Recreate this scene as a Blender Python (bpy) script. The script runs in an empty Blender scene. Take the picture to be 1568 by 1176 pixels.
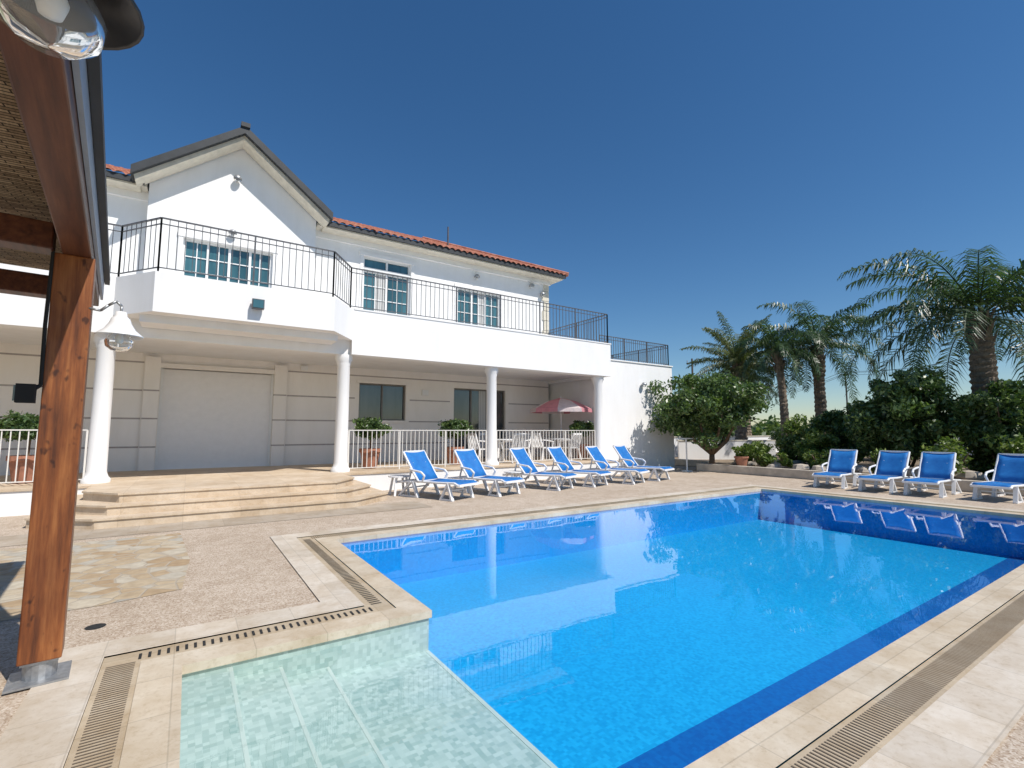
import bpy, math, random
import numpy as np
from mathutils import Vector, Matrix
random.seed(7); rng=np.random.default_rng(7)
S=bpy.context.scene
COL=S.collection
R=math.radians
# ------------------------------------------------------------ materials
def nt(name):
    m=bpy.data.materials.new(name); m.use_nodes=True
    n=m.node_tree; p=n.nodes.get('Principled BSDF'); return m,n,p
def setp(p,**k):
    for a,b in k.items():
        a=a.replace('_',' ')
        if a in p.inputs: p.inputs[a].default_value=b
def c4(c): return (c[0],c[1],c[2],1)
def coords(n,scale=(1,1,1),rot=(0,0,0)):
    t=n.nodes.new('ShaderNodeTexCoord'); mp=n.nodes.new('ShaderNodeMapping')
    mp.inputs['Scale'].default_value=scale; mp.inputs['Rotation'].default_value=rot
    n.links.new(t.outputs['Object'],mp.inputs['Vector']); return mp.outputs['Vector']
def noise(n,vec,scale,detail=4,rough=.6):
    t=n.nodes.new('ShaderNodeTexNoise'); t.inputs['Scale'].default_value=scale
    t.inputs['Detail'].default_value=detail; t.inputs['Roughness'].default_value=rough
    n.links.new(vec,t.inputs['Vector']); return t.outputs['Fac']
def ramp(n,fac,stops):
    r=n.nodes.new('ShaderNodeValToRGB'); e=r.color_ramp.elements
    while len(e)<len(stops): e.new(.5)
    for i,(p,c) in enumerate(stops): e[i].position=p; e[i].color=c4(c)
    n.links.new(fac,r.inputs['Fac']); return r.outputs['Color']
def mix(n,fac,a,b,mode='MIX'):
    m=n.nodes.new('ShaderNodeMix'); m.data_type='RGBA'; m.blend_type=mode
    fi=m.inputs[0]; ai=m.inputs[6]; bi=m.inputs[7]
    for s,v in ((fi,fac),(ai,a),(bi,b)):
        if hasattr(v,'is_output') : n.links.new(v,s)
        elif isinstance(v,(int,float)): s.default_value=v
        else: s.default_value=c4(v)
    return m.outputs[2]
def bump(n,p,h,strength=.3,dist=.01):
    b=n.nodes.new('ShaderNodeBump'); b.inputs['Strength'].default_value=strength
    b.inputs['Distance'].default_value=dist
    n.links.new(h,b.inputs['Height']); n.links.new(b.outputs['Normal'],p.inputs['Normal']); return b
def simple(name,c,rough=.6,var=.12,scale=6,metal=0,bmp=0,fine=60,spec=.5,coat=0):
    m,n,p=nt(name); v=coords(n)
    f=noise(n,v,scale,5)
    a=tuple(x*(1-var) for x in c); b=tuple(min(1,x*(1+var)) for x in c)
    col=ramp(n,f,[(.3,a),(.7,b)]); n.links.new(col,p.inputs['Base Color'])
    setp(p,Roughness=rough,Metallic=metal); p.inputs['Specular IOR Level'].default_value=spec
    if coat: p.inputs['Coat Weight'].default_value=coat
    if bmp: bump(n,p,noise(n,v,fine,3),bmp,.005)
    return m
M={}
def plaster(name,c):
    m,n,p=nt(name); v=coords(n); 
    f=noise(n,v,.7,5); fs=noise(n,coords(n,(2.2,2.2,.45)),1.3,6,.7)
    col=ramp(n,f,[(.3,tuple(x*.95 for x in c)),(.7,c)])
    st=ramp(n,fs,[(.3,(.92,.91,.885)),(.62,(1,1,1))])
    col=mix(n,.6,col,st,'MULTIPLY'); n.links.new(col,p.inputs['Base Color'])
    setp(p,Roughness=.85); bump(n,p,noise(n,v,90,3),.25,.004); return m
M['white']=plaster('white_plaster',(.87,.865,.855))
M['wallshade']=plaster('ground_floor_plaster',(.88,.84,.795))
M['groove']=simple('groove_grey',(.40,.36,.34),.9)
M['cream']=simple('cream_trim',(.66,.61,.50),.8)
M['door']=simple('door_panel_paint',(.82,.80,.785),.6,.03)
M['iron']=simple('black_iron',(.085,.087,.095),.45,.2)
M['black']=simple('black_enamel',(.03,.03,.032),.35,.2)
M['railw']=simple('cream_painted_iron',(.72,.69,.64),.5,.05)
M['frame']=simple('window_frame_white',(.8,.8,.79),.4,.03)
M['dframe']=simple('window_frame_bronze',(.16,.145,.13),.4,.1)
M['fascia']=simple('dark_slate_fascia',(.028,.032,.036),.6,.25,3)
M['plastic']=simple('white_plastic',(.80,.80,.80),.35,.05)
M['terracotta']=simple('terracotta',(.36,.16,.10),.8,.2,8)
M['steel']=simple('galvanised_steel',(.38,.39,.40),.45,.2,30,metal=.7)
M['grey']=simple('painted_grey_gutter',(.33,.35,.38),.5,.1)
M['trunk']=simple('tree_bark',(.16,.11,.07),.9,.35,9,bmp=.6,fine=25)
M['ptrunk']=simple('palm_bark',(.20,.155,.115),.95,.45,7,bmp=.8,fine=18)
M['soil']=simple('garden_soil',(.24,.18,.12),.95,.35,5,bmp=.5)
M['rock']=simple('garden_rock',(.46,.40,.33),.9,.3,4,bmp=.5,fine=12)
M['kerb']=simple('stone_kerb',(.52,.46,.38),.9,.2,3,bmp=.4)
M['pole']=simple('utility_pole_wood',(.10,.08,.07),.9)
M['dark']=simple('dark_void',(.02,.02,.02),.9)
M['slot']=simple('grate_slot_shade',(.17,.13,.09),.9)
M['nosing']=simple('step_nosing_tile',(.50,.57,.54),.5,.05)
def glass(name,c,rough=.04):
    m,n,p=nt(name); v=coords(n,(1,1,.15))
    col=ramp(n,noise(n,v,2.2,3),[(.35,tuple(x*.5 for x in c)),(.65,c)])
    n.links.new(col,p.inputs['Base Color']); setp(p,Roughness=rough,IOR=1.6); 
    p.inputs['Specular IOR Level'].default_value=.8; return m
M['glass']=glass('dark_window_glass',(.07,.075,.08))
M['glassup']=glass('blue_window_glass',(.06,.16,.18))
m,n,p=nt('curtain_cloth'); v=coords(n)
w=n.nodes.new('ShaderNodeTexWave'); w.inputs['Scale'].default_value=4; w.inputs['Distortion'].default_value=1; n.links.new(v,w.inputs['Vector'])
n.links.new(ramp(n,w.outputs['Fac'],[(0,(.35,.35,.34)),(1,(.6,.6,.58))]),p.inputs['Base Color']); M['curtain']=m
m,n,p=nt('lamp_glass'); setp(p,Roughness=.05,IOR=1.2); p.inputs['Transmission Weight'].default_value=.9
p.inputs['Base Color'].default_value=(.9,.92,.92,1); bump(n,p,noise(n,coords(n),60,1),.15,.003); M['lampglass']=m
m,n,p=nt('terracotta_roof_tiles'); v=coords(n)
f=noise(n,coords(n,(4,2.5,1)),1.3,3); col=ramp(n,f,[(.3,(.27,.09,.055)),(.5,(.40,.15,.095)),(.7,(.50,.25,.17))])
n.links.new(col,p.inputs['Base Color']); setp(p,Roughness=.85); bump(n,p,noise(n,v,40),.4,.01); M['tile']=m
m,n,p=nt('varnished_wood'); v=coords(n,(14,14,.9)); f=noise(n,v,1.6,7,.65)
col=ramp(n,f,[(.3,(.075,.020,.006)),(.5,(.235,.070,.016)),(.68,(.37,.14,.04))])
k=noise(n,coords(n,(7,7,4)),2.1,2); kk=ramp(n,k,[(.28,(.20,.14,.12)),(.36,(1,1,1))])
w_=ramp(n,noise(n,coords(n,(3,3,1.2)),1.5,4),[(.35,(.65,.6,.6)),(.6,(1,1,1))])
n.links.new(mix(n,1,mix(n,.85,col,kk,'MULTIPLY'),w_,'MULTIPLY'),p.inputs['Base Color']); setp(p,Roughness=.5); p.inputs['Coat Weight'].default_value=.1
bump(n,p,f,.4,.004); M['wood']=m
m,n,p=nt('varnished_wood_beam'); v=coords(n,(14,.9,14)); f=noise(n,v,1.6,7,.65)
col=ramp(n,f,[(.3,(.04,.011,.005)),(.5,(.11,.032,.014)),(.68,(.17,.058,.024))])
n.links.new(col,p.inputs['Base Color']); setp(p,Roughness=.45); bump(n,p,f,.3,.004); M['woodb']=m
m,n,p=nt('woven_reed_mat'); 
b=n.nodes.new('ShaderNodeTexBrick'); b.inputs['Scale'].default_value=1; b.inputs['Brick Width'].default_value=.14; b.inputs['Row Height'].default_value=.028; b.inputs['Mortar Size'].default_value=.004
b.inputs['Color1'].default_value=(.62,.46,.29,1); b.inputs['Color2'].default_value=(.26,.17,.095,1); b.inputs['Mortar'].default_value=(.04,.03,.02,1)
n.links.new(coords(n,(1,1,1),(0,0,.2)),b.inputs['Vector'])
f=noise(n,coords(n,(30,3,1)),4,4); col=mix(n,.8,b.outputs['Color'],ramp(n,f,[(.3,(.5,.5,.5)),(.7,(1.0,1.0,1.0))]),'MULTIPLY')
n.links.new(col,p.inputs['Base Color']); setp(p,Roughness=.85); bump(n,p,b.outputs['Fac'],-.8,.02); M['mat']=m
# pebble wash paving
m,n,p=nt('washed_pebble_paving'); v=coords(n)
vo=n.nodes.new('ShaderNodeTexVoronoi'); vo.inputs['Scale'].default_value=95; n.links.new(v,vo.inputs['Vector'])
sp=n.nodes.new('ShaderNodeSeparateColor'); n.links.new(vo.outputs['Color'],sp.inputs['Color'])
col=ramp(n,sp.outputs['Red'],[(0,(.31,.225,.155)),(.25,(.47,.375,.285)),(.7,(.545,.46,.365)),(1,(.68,.61,.52))])
big=ramp(n,noise(n,v,.5,6,.7),[(.3,(.80,.765,.72)),(.62,(1,1,1))]); col=mix(n,1,col,big,'MULTIPLY')
sm=ramp(n,noise(n,v,4,6,.7),[(.3,(.86,.83,.80)),(.6,(1,1,1))]); col=mix(n,1,col,sm,'MULTIPLY')
n.links.new(col,p.inputs['Base Color']); setp(p,Roughness=.85); bump(n,p,vo.outputs['Distance'],-.35,.004); M['pebble']=m
def tiles(name,c,wx,wy,off=(0,0),var=.12,mort=.76):
    m,n,p=nt(name)
    b=n.nodes.new('ShaderNodeTexBrick'); b.offset=0; b.inputs['Scale'].default_value=1
    b.inputs['Brick Width'].default_value=wx; b.inputs['Row Height'].default_value=wy; b.inputs['Mortar Size'].default_value=.004
    b.inputs['Color1'].default_value=c4(c); b.inputs['Color2'].default_value=c4(tuple(x*(1-var) for x in c)); b.inputs['Mortar'].default_value=c4(tuple(x*mort for x in c))
    v=coords(n); n.links.new(v,b.inputs['Vector'])
    f=ramp(n,noise(n,v,3.2,6,.7),[(.3,(.82,.765,.69)),(.62,(1,1,1))])
    f2=ramp(n,noise(n,v,.9,5,.75),[(.35,(.84,.79,.72)),(.6,(1,1,1))])
    f3=ramp(n,noise(n,v,28,5,.75),[(.30,(.84,.81,.76)),(.48,(1,1,1))])
    f=mix(n,1,mix(n,1,f,f2,'MULTIPLY'),f3,'MULTIPLY')
    col=mix(n,1,b.outputs['Color'],f,'MULTIPLY'); n.links.new(col,p.inputs['Base Color'])
    setp(p,Roughness=.7); bump(n,p,b.outputs['Fac'],-.4,.004); return m
M['coping']=tiles('coping_tile',(.65,.575,.46),.5,.5)
M['band']=tiles('border_tile',(.68,.62,.535),.42,.42)
M['grate']=tiles('drain_grate_plastic',(.55,.465,.345),.5,.5,var=.15)
M['step']=tiles('step_stone',(.69,.575,.44),.9,.9)
M['bandd']=tiles('terrace_band_tile',(.49,.425,.345),.6,.6,var=.15)
m,n,p=nt('crazy_paving_stone'); v=coords(n)
vo=n.nodes.new('ShaderNodeTexVoronoi'); vo.inputs['Scale'].default_value=4.6; n.links.new(v,vo.inputs['Vector'])
ve=n.nodes.new('ShaderNodeTexVoronoi'); ve.feature='DISTANCE_TO_EDGE'; ve.inputs['Scale'].default_value=4.6; n.links.new(v,ve.inputs['Vector'])
sp=n.nodes.new('ShaderNodeSeparateColor'); n.links.new(vo.outputs['Color'],sp.inputs['Color'])
col=ramp(n,sp.outputs['Red'],[(0,(.42,.30,.175)),(.4,(.50,.40,.265)),(.7,(.58,.51,.385)),(1,(.44,.42,.36))])
col=mix(n,1,col,ramp(n,noise(n,v,9,5),[(.3,(.75,.72,.7)),(.7,(1,1,1))]),'MULTIPLY')
ed=ramp(n,ve.outputs['Distance'],[(.02,(0,0,0)),(.06,(1,1,1))])
col=mix(n,ed,(.40,.34,.26),col); n.links.new(col,p.inputs['Base Color']); setp(p,Roughness=.8); bump(n,p,ed,.5,.01); M['crazy']=m
def mosaic(name,a,b_,scale=34):
    m,n,p=nt(name); v=coords(n,(1,1,1))
    vo=n.nodes.new('ShaderNodeTexVoronoi'); vo.distance='CHEBYCHEV'; vo.inputs['Randomness'].default_value=.15; vo.inputs['Scale'].default_value=scale; n.links.new(v,vo.inputs['Vector'])
    sp=n.nodes.new('ShaderNodeSeparateColor'); n.links.new(vo.outputs['Color'],sp.inputs['Color'])
    col=ramp(n,sp.outputs['Green'],[(0,a),(1,b_)])
    col=mix(n,1,col,ramp(n,noise(n,v,.35,3),[(.35,(.85,.90,.93)),(.7,(1,1,1))]),'MULTIPLY')
    n.links.new(col,p.inputs['Base Color']); setp(p,Roughness=.5); return m
M['pool']=mosaic('pool_blue_mosaic',(.000,.31,.62),(.008,.42,.76))
M['poolw']=mosaic('pool_wall_mosaic',(.0,.31,.70),(.002,.39,.80))
M['poolshadow']=mosaic('pool_painted_shadow_mosaic',(.0,.09,.35),(.0,.13,.43))  # navy colour paints in the shadow on the pool floor
M['shal']=mosaic('shallow_pale_mosaic',(.33,.44,.41),(.52,.61,.575),30)
m,n,p=nt('pool_water'); n.nodes.remove(p); out=[x for x in n.nodes if x.type=='OUTPUT_MATERIAL'][0]
tr=n.nodes.new('ShaderNodeBsdfTransparent'); tr.inputs[0].default_value=(.93,.985,1,1)
gl=n.nodes.new('ShaderNodeBsdfGlossy'); gl.inputs['Roughness'].default_value=.0; gl.inputs['Color'].default_value=(1,1,1,1)
fr=n.nodes.new('ShaderNodeFresnel'); fr.inputs['IOR'].default_value=1.38
v=coords(n); a=noise(n,v,1.1,1,.5); a2=noise(n,v,16,2,.5)
mm=n.nodes.new('ShaderNodeMath'); mm.operation='MULTIPLY_ADD'; n.links.new(a2,mm.inputs[0]); mm.inputs[1].default_value=.04; n.links.new(a,mm.inputs[2])
bb=n.nodes.new('ShaderNodeBump'); bb.inputs['Strength'].default_value=.08; bb.inputs['Distance'].default_value=.03; n.links.new(mm.outputs[0],bb.inputs['Height'])
n.links.new(bb.outputs['Normal'],gl.inputs['Normal']); n.links.new(bb.outputs['Normal'],fr.inputs['Normal'])
ms=n.nodes.new('ShaderNodeMixShader'); n.links.new(fr.outputs[0],ms.inputs[0]); n.links.new(tr.outputs[0],ms.inputs[1]); n.links.new(gl.outputs[0],ms.inputs[2]); n.links.new(ms.outputs[0],out.inputs[0])
M['water']=m
m,n,p=nt('blue_sling_fabric'); v=coords(n,(1,60,60)); 
col=ramp(n,noise(n,coords(n),5,3),[(.3,(.0,.11,.38)),(.7,(.01,.18,.50))]); n.links.new(col,p.inputs['Base Color']); setp(p,Roughness=.6)
w=n.nodes.new('ShaderNodeTexWave'); w.inputs['Scale'].default_value=14; n.links.new(coords(n),w.inputs['Vector']); bump(n,p,w.outputs['Fac'],.4,.005); M['blue']=m
M['pink']=simple('pink_canvas',(.74,.32,.36),.8,.1); M['wcanvas']=simple('white_canvas',(.80,.70,.70),.8,.1)
for k_ in ('pink','wcanvas'):
    mt=M[k_]; nn=mt.node_tree; pr=nn.nodes['Principled BSDF']; oo=[x for x in nn.nodes if x.type=='OUTPUT_MATERIAL'][0]
    t=nn.nodes.new('ShaderNodeBsdfTranslucent'); src=pr.inputs['Base Color'].links[0].from_socket; nn.links.new(src,t.inputs[0])
    s=nn.nodes.new('ShaderNodeMixShader'); s.inputs[0].default_value=.4; nn.links.new(pr.outputs[0],s.inputs[1]); nn.links.new(t.outputs[0],s.inputs[2]); nn.links.new(s.outputs[0],oo.inputs[0])
def leafmat(name,cs,trans=.25,rough=.45):
    m,n,p=nt(name); g=n.nodes.new('ShaderNodeNewGeometry')
    out=[x for x in n.nodes if x.type=='OUTPUT_MATERIAL'][0]
    st=[(i/(len(cs)-1),c) for i,c in enumerate(cs)]
    col=ramp(n,g.outputs['Random Per Island'],st)
    big=ramp(n,noise(n,coords(n),1.1,3),[(.35,(.6,.65,.6)),(.65,(1.15,1.1,1))]); col=mix(n,1,col,big,'MULTIPLY')
    n.links.new(col,p.inputs['Base Color']); setp(p,Roughness=rough)
    t=n.nodes.new('ShaderNodeBsdfTranslucent'); n.links.new(mix(n,1,col,(1.3,1.5,.6),'MULTIPLY'),t.inputs[0])
    s=n.nodes.new('ShaderNodeMixShader'); s.inputs[0].default_value=trans
    n.links.new(p.outputs[0],s.inputs[1]); n.links.new(t.outputs[0],s.inputs[2]); n.links.new(s.outputs[0],out.inputs[0]); return m
M['leaf']=leafmat('citrus_leaves',[(.045,.08,.03),(.085,.145,.045),(.14,.22,.075),(.22,.30,.13)],.25,.36)
M['leafd']=leafmat('hedge_leaves',[(.04,.08,.025),(.08,.14,.04),(.14,.21,.065),(.24,.31,.12)],.25,.4)
M['leaf2']=leafmat('shrub_leaves',[(.06,.11,.02),(.13,.21,.04),(.22,.30,.07),(.32,.38,.12)])
M['palm']=leafmat('palm_leaves',[(.04,.075,.04),(.07,.125,.06),(.11,.165,.085)],.3,.38)
M['palmy']=leafmat('date_palm_leaves',[(.09,.12,.05),(.14,.17,.08),(.21,.22,.12)],.3,.5)
m,n,p=nt('dry_ground'); v=coords(n)
col=ramp(n,noise(n,v,.08,6),[(.3,(.24,.19,.12)),(.55,(.20,.20,.10)),(.75,(.30,.25,.17))]); n.links.new(col,p.inputs['Base Color']); setp(p,Roughness=.95); M['ground']=m
# ------------------------------------------------------------ builders
class MB:
    def __init__(s): s.v=[]; s.f=[]; s.mi=[]; s.mats=[]
    def m(s,k):
        if k not in s.mats: s.mats.append(k)
        return s.mats.index(k)
    def poly(s,pts,k):
        b=len(s.v); s.v+= [tuple(q) for q in pts]; s.f.append(tuple(range(b,b+len(pts)))); s.mi.append(s.m(k))
    def box(s,x0,x1,y0,y1,z0,z1,k):
        b=len(s.v); s.v+=[(x0,y0,z0),(x1,y0,z0),(x1,y1,z0),(x0,y1,z0),(x0,y0,z1),(x1,y0,z1),(x1,y1,z1),(x0,y1,z1)]
        for f in ((0,3,2,1),(4,5,6,7),(0,1,5,4),(1,2,6,5),(2,3,7,6),(3,0,4,7)):
            s.f.append(tuple(b+i for i in f)); s.mi.append(s.m(k))
    def prism(s,poly,z0,z1,k,ks=None):
        n=len(poly); b=len(s.v); s.v+=[(x,y,z0) for x,y in poly]+[(x,y,z1) for x,y in poly]
        s.f.append(tuple(reversed(range(b,b+n)))); s.mi.append(s.m(k)); s.f.append(tuple(range(b+n,b+2*n))); s.mi.append(s.m(k))
        for i in range(n):
            j=(i+1)%n; s.f.append((b+i,b+j,b+n+j,b+n+i)); s.mi.append(s.m(ks or k))
    def prismY(s,poly,y0,y1,k):
        n=len(poly); b=len(s.v); s.v+=[(x,y0,z) for x,z in poly]+[(x,y1,z) for x,z in poly]
        s.f.append(tuple(range(b,b+n))); s.f.append(tuple(reversed(range(b+n,b+2*n)))); s.mi+=[s.m(k)]*2
        for i in range(n):
            j=(i+1)%n; s.f.append((b+j,b+i,b+n+i,b+n+j)); s.mi.append(s.m(k))
    def beam(s,p,q,w,h,k,n=4,w2=None,h2=None):
        p=Vector(p);q=Vector(q);d=(q-p); 
        if d.length<1e-6:return
        d.normalize(); up=Vector((0,0,1)) if abs(d.z)<.95 else Vector((0,1,0))
        r=d.cross(up).normalized(); u=r.cross(d).normalized(); b=len(s.v)
        w2=w if w2 is None else w2; h2=h if h2 is None else h2
        for c,ww,hh in ((p,w,h),(q,w2,h2)):
            for i in range(n):
                a=2*math.pi*(i+.5)/n; sc=.7071 if n==4 else .5
                s.v.append(tuple(c+r*(math.cos(a)*ww*sc)+u*(math.sin(a)*hh*sc)))
        for i in range(n):
            j=(i+1)%n; s.f.append((b+i,b+j,b+n+j,b+n+i)); s.mi.append(s.m(k))
        s.f.append(tuple(reversed(range(b,b+n)))); s.f.append(tuple(range(b+n,b+2*n))); s.mi+=[s.m(k)]*2
    def path(s,pts,r,k,n=6):
        for a,b in zip(pts,pts[1:]): s.beam(a,b,2*r,2*r,k,n)
    def lathe(s,prof,cx,cy,k,n=20,cz=0,lump=0):
        b=len(s.v)
        for r,z in prof:
            for i in range(n):
                a=2*math.pi*i/n; rr=r*(1+lump*random.uniform(-1,1)); s.v.append((cx+rr*math.cos(a),cy+rr*math.sin(a),cz+z+(lump*r*.4*random.uniform(-1,1))))
        for j in range(len(prof)-1):
            for i in range(n):
                i2=(i+1)%n; s.f.append((b+j*n+i,b+j*n+i2,b+(j+1)*n+i2,b+(j+1)*n+i)); s.mi.append(s.m(k))
    def make(s,name,parent=None,loc=None,smooth=False,bevel=0):
        me=bpy.data.meshes.new(name); me.from_pydata(s.v,[],s.f); me.materials.clear()
        for k in s.mats: me.materials.append(M[k])
        me.polygons.foreach_set('material_index',s.mi); 
        if smooth: me.polygons.foreach_set('use_smooth',[True]*len(s.f))
        me.update(); o=bpy.data.objects.new(name,me); COL.objects.link(o)
        if parent: o.parent=parent
        if loc: o.location=loc
        if bevel:
            bv=o.modifiers.new('bevel','BEVEL'); bv.width=bevel; bv.segments=2; bv.limit_method='ANGLE'
        return o
def empty(name,loc=(0,0,0),rz=0,scale=1):
    e=bpy.data.objects.new(name,None); COL.objects.link(e); e.location=loc; e.rotation_euler=(0,0,rz); e.scale=(scale,)*3; e.empty_display_size=.3; return e
def child(me_obj,name,parent):
    o=bpy.data.objects.new(name,me_obj.data); COL.objects.link(o); o.parent=parent
    return o
def wall(mb,x0,x1,z0,z1,Y,ops,k,depth=.2):
    xs=sorted({x0,x1,*[o[0] for o in ops],*[o[1] for o in ops]}); zs=sorted({z0,z1,*[o[2] for o in ops],*[o[3] for o in ops]})
    for a,b in zip(xs,xs[1:]):
        for c,d in zip(zs,zs[1:]):
            mx,mz=(a+b)/2,(c+d)/2
            if any(o[0]<mx<o[1] and o[2]<mz<o[3] for o in ops): continue
            mb.poly([(a,Y,c),(b,Y,c),(b,Y,d),(a,Y,d)],k)
    for a,b,c,d in ops:
        mb.poly([(a,Y,c),(a,Y,d),(a,Y+depth,d),(a,Y+depth,c)],k); mb.poly([(b,Y,c),(b,Y+depth,c),(b,Y+depth,d),(b,Y,d)],k)
        mb.poly([(a,Y,d),(b,Y,d),(b,Y+depth,d),(a,Y+depth,d)],k); mb.poly([(a,Y,c),(a,Y+depth,c),(b,Y+depth,c),(b,Y,c)],k)
def window(mb,a,b,c,d,Y,panes,fk='frame',gk='glass',rows=0,cols=0,curt=(),depth=.2,t=.07):
    yg=Y+depth-.04
    mb.poly([(a,yg,c),(b,yg,c),(b,yg,d),(a,yg,d)],gk)
    y0,y1=yg-.06,yg-.003
    mb.box(a,a+t,y0,y1,c,d,fk); mb.box(b-t,b,y0,y1,c,d,fk); mb.box(a+t,b-t,y0,y1,d-t,d,fk); mb.box(a+t,b-t,y0,y1,c,c+t,fk)
    W=(b-a-2*t)/panes
    for i in range(1,panes):
        x=a+t+i*W; mb.box(x-t/2,x+t/2,y0+.005,y1,c+t,d-t,fk)
    for i in range(panes):
        xa=a+t+i*W
        for j in range(1,cols):
            x=xa+W*j/cols; mb.box(x-.014,x+.014,y1-.03,y1,c+t,d-t,fk)
        for j in range(1,rows):
            z=c+t+(d-c-2*t)*j/rows; mb.box(xa+(t/2 if i else 0),xa+W-(t/2 if i<panes-1 else 0),y1-.027,y1-.002,z-.014,z+.014,fk)
        if i in curt: mb.box(xa+W*.5,xa+W-.04,yg-.0025,yg-.001,c+t,d-t,'curtain')
def rail(mb,pts,z0,z1,sp,k,r=.009,two=True,posts=1.6):
    for a,b in zip(pts,pts[1:]):
        A=Vector((a[0],a[1],0));B=Vector((b[0],b[1],0));L=(B-A).length
        mb.beam(A+Vector((0,0,z1)),B+Vector((0,0,z1)),.045,.025,k)
        mb.beam(A+Vector((0,0,z0+.08)),B+Vector((0,0,z0+.08)),.03,.02,k)
        if two: mb.beam(A+Vector((0,0,z1-.13)),B+Vector((0,0,z1-.13)),.025,.018,k)
        n=max(1,round(L/sp))
        for i in range(n+1):
            p=A.lerp(B,i/n); mb.beam((p.x,p.y,z0+.08),(p.x,p.y,z1-.012),2*r,2*r,k)
        n=max(1,round(L/posts))
        for i in range(n+1):
            p=A.lerp(B,i/n); mb.beam((p.x,p.y,z0),(p.x,p.y,z1),.035,.035,k)
# ------------------------------------------------------------ pool & paving
PX0,PX1,PY0,PY1,LX,LY=.03,13.3,1.58,7.55,1.87,4.15
def loop(d): return [(PX0-d,PY0-d),(PX1+d,PY0-d),(PX1+d,PY1+d),(LX-d,PY1+d),(LX-d,LY+d),(PX0-d,LY+d)]
def ringmesh(name,d0,d1,z,k,zside=None):
    a,b=loop(d0),loop(d1); mb=MB(); n=len(a)
    for i in range(n):
        j=(i+1)%n; mb.poly([(*b[i],z),(*b[j],z),(*a[j],z),(*a[i],z)],k)
    if zside is not None:
        for i in range(n):
            j=(i+1)%n; mb.poly([(*a[i],z),(*a[j],z),(*a[j],zside),(*a[i],zside)],k)
    return mb
pool=empty('swimming_pool')
mb=ringmesh('c',-.02,.22,.012,'coping',-.05); mb.make('coping',pool)
ringmesh('g',.22,.44,.002,'grate').make('overflow_grate',pool)
ringmesh('b',.44,.76,.012,'band',None).make('border_tiles',pool)
mb=MB()
L0=loop(.33); n=len(L0)
for i in range(n):
    A=Vector(L0[i]);B=Vector(L0[(i+1)%n]); d=(B-A); L=d.length; d.normalize(); q=Vector((-d.y,d.x)); s=.09
    dark=(i in (3,4)); pit=.055 if dark else .030; w=.009 if dark else .0045; h=.05 if dark else .08
    while s<L-.09:
        c=A+d*s
        mb.poly([(*(c-d*w-q*h),.006),(*(c+d*w-q*h),.006),(*(c+d*w+q*h),.006),(*(c-d*w+q*h),.006)],'dark' if dark else 'slot'); s+=pit
mb.make('grate_slots',pool)
D=-.80; SH=-.33
mb=MB()
mb.poly([(LX,PY0,D),(PX1,PY0,D),(PX1,PY1,D),(LX,PY1,D)],'pool')
mb.poly([(LX+.003,PY0,D+.004),(PX1,PY0,D+.004),(PX1,PY0+1.1,D+.004),(LX+.003,PY0+1.1,D+.004)],'poolshadow')  # painted shadow strip along the near wall, just above the floor
def vq(a,b,z0,z1,k): mb.poly([(*a,z0),(*b,z0),(*b,z1),(*a,z1)],k)
vq((LX,PY1),(PX1,PY1),D,.0,'poolw'); vq((PX1,PY1),(PX1,PY0),D,0,'poolw'); vq((PX1,PY0),(LX,PY0),D,0,'poolw')
vq((LX,PY0),(LX,LY),D,SH,'poolw'); vq((LX,LY),(LX,PY1),D,0,'poolw')
vq((PX0,LY),(LX,LY),SH,0,'shal'); vq((PX0,PY0),(PX0,LY),SH,0,'shal'); vq((LX,PY0),(PX0,PY0),SH,0,'shal')
mb.poly([(PX0,PY0,SH),(LX,PY0,SH),(LX,LY,SH),(PX0,LY,SH)],'shal')
mb.make('basin',pool)
mb=MB()
for i,(x,z) in enumerate(((.35,-.08),(.68,-.165),(1.02,-.25))):
    mb.box(PX0+.001,x,PY0+.001,LY-.001-.0005*i,SH+.002,z,'shal'); mb.box(x-.02,x+.003,PY0+.002,LY-.003,z-.02,z+.002,'nosing')
mb.box(LX-.03,LX+.003,PY0+.002,LY-.003,SH-.02,SH+.003,'nosing')
mb.make('entry_steps',pool)
mb=MB()
mb.poly([(x,y,-.045) for x,y in loop(-.005)],'water'); w=mb.make('water_surface',pool)
import bmesh
def holed(name,outer,inner,z,k):
    bm=bmesh.new(); es=[]
    for lp in (outer,inner):
        vs=[bm.verts.new((x,y,z)) for x,y in lp]
        for i in range(len(vs)): es.append(bm.edges.new((vs[i],vs[(i+1)%len(vs)])))
    bmesh.ops.triangle_fill(bm,use_beauty=True,use_dissolve=False,edges=es)
    for f in bm.faces:
        f.normal_update()
        if f.normal.z<0: f.normal_flip()
    me=bpy.data.meshes.new(name); bm.to_mesh(me); bm.free(); me.materials.append(M[k])
    o=bpy.data.objects.new(name,me); COL.objects.link(o); return o
holed('patio_paving',[(-14,-7),(17.2,-7),(17.2,12.6),(18.9,13.2),(18.9,17),(-14,17)],loop(.75),0,'pebble')
holed('ground',[(-900,-900),(900,-900),(900,900),(-900,900)],[(-13.5,-6.5),(16.9,-6.5),(16.9,16.5),(-13.5,16.5)],-.02,'ground')
mb=MB(); mb.poly([(-3.4,5.9,.004),(-.6,5.95,.004),(.03,6.1,.004),(.1,7.4,.004),(-.02,9.4,.004),(-3.4,9.4,.004)],'crazy'); mb.make('crazy_paving')
mb=MB(); mb.poly([(-14,9.65,.005),(4.4,9.65,.005),(4.4,10.6,.005),(-14,10.6,.005)],'bandd'); mb.make('paving_band')
mb=MB(); mb.lathe([(0,.006),(.055,.006),(.07,.003)],-.55,5.35,'dark',16); mb.make('floor_drain')
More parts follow.
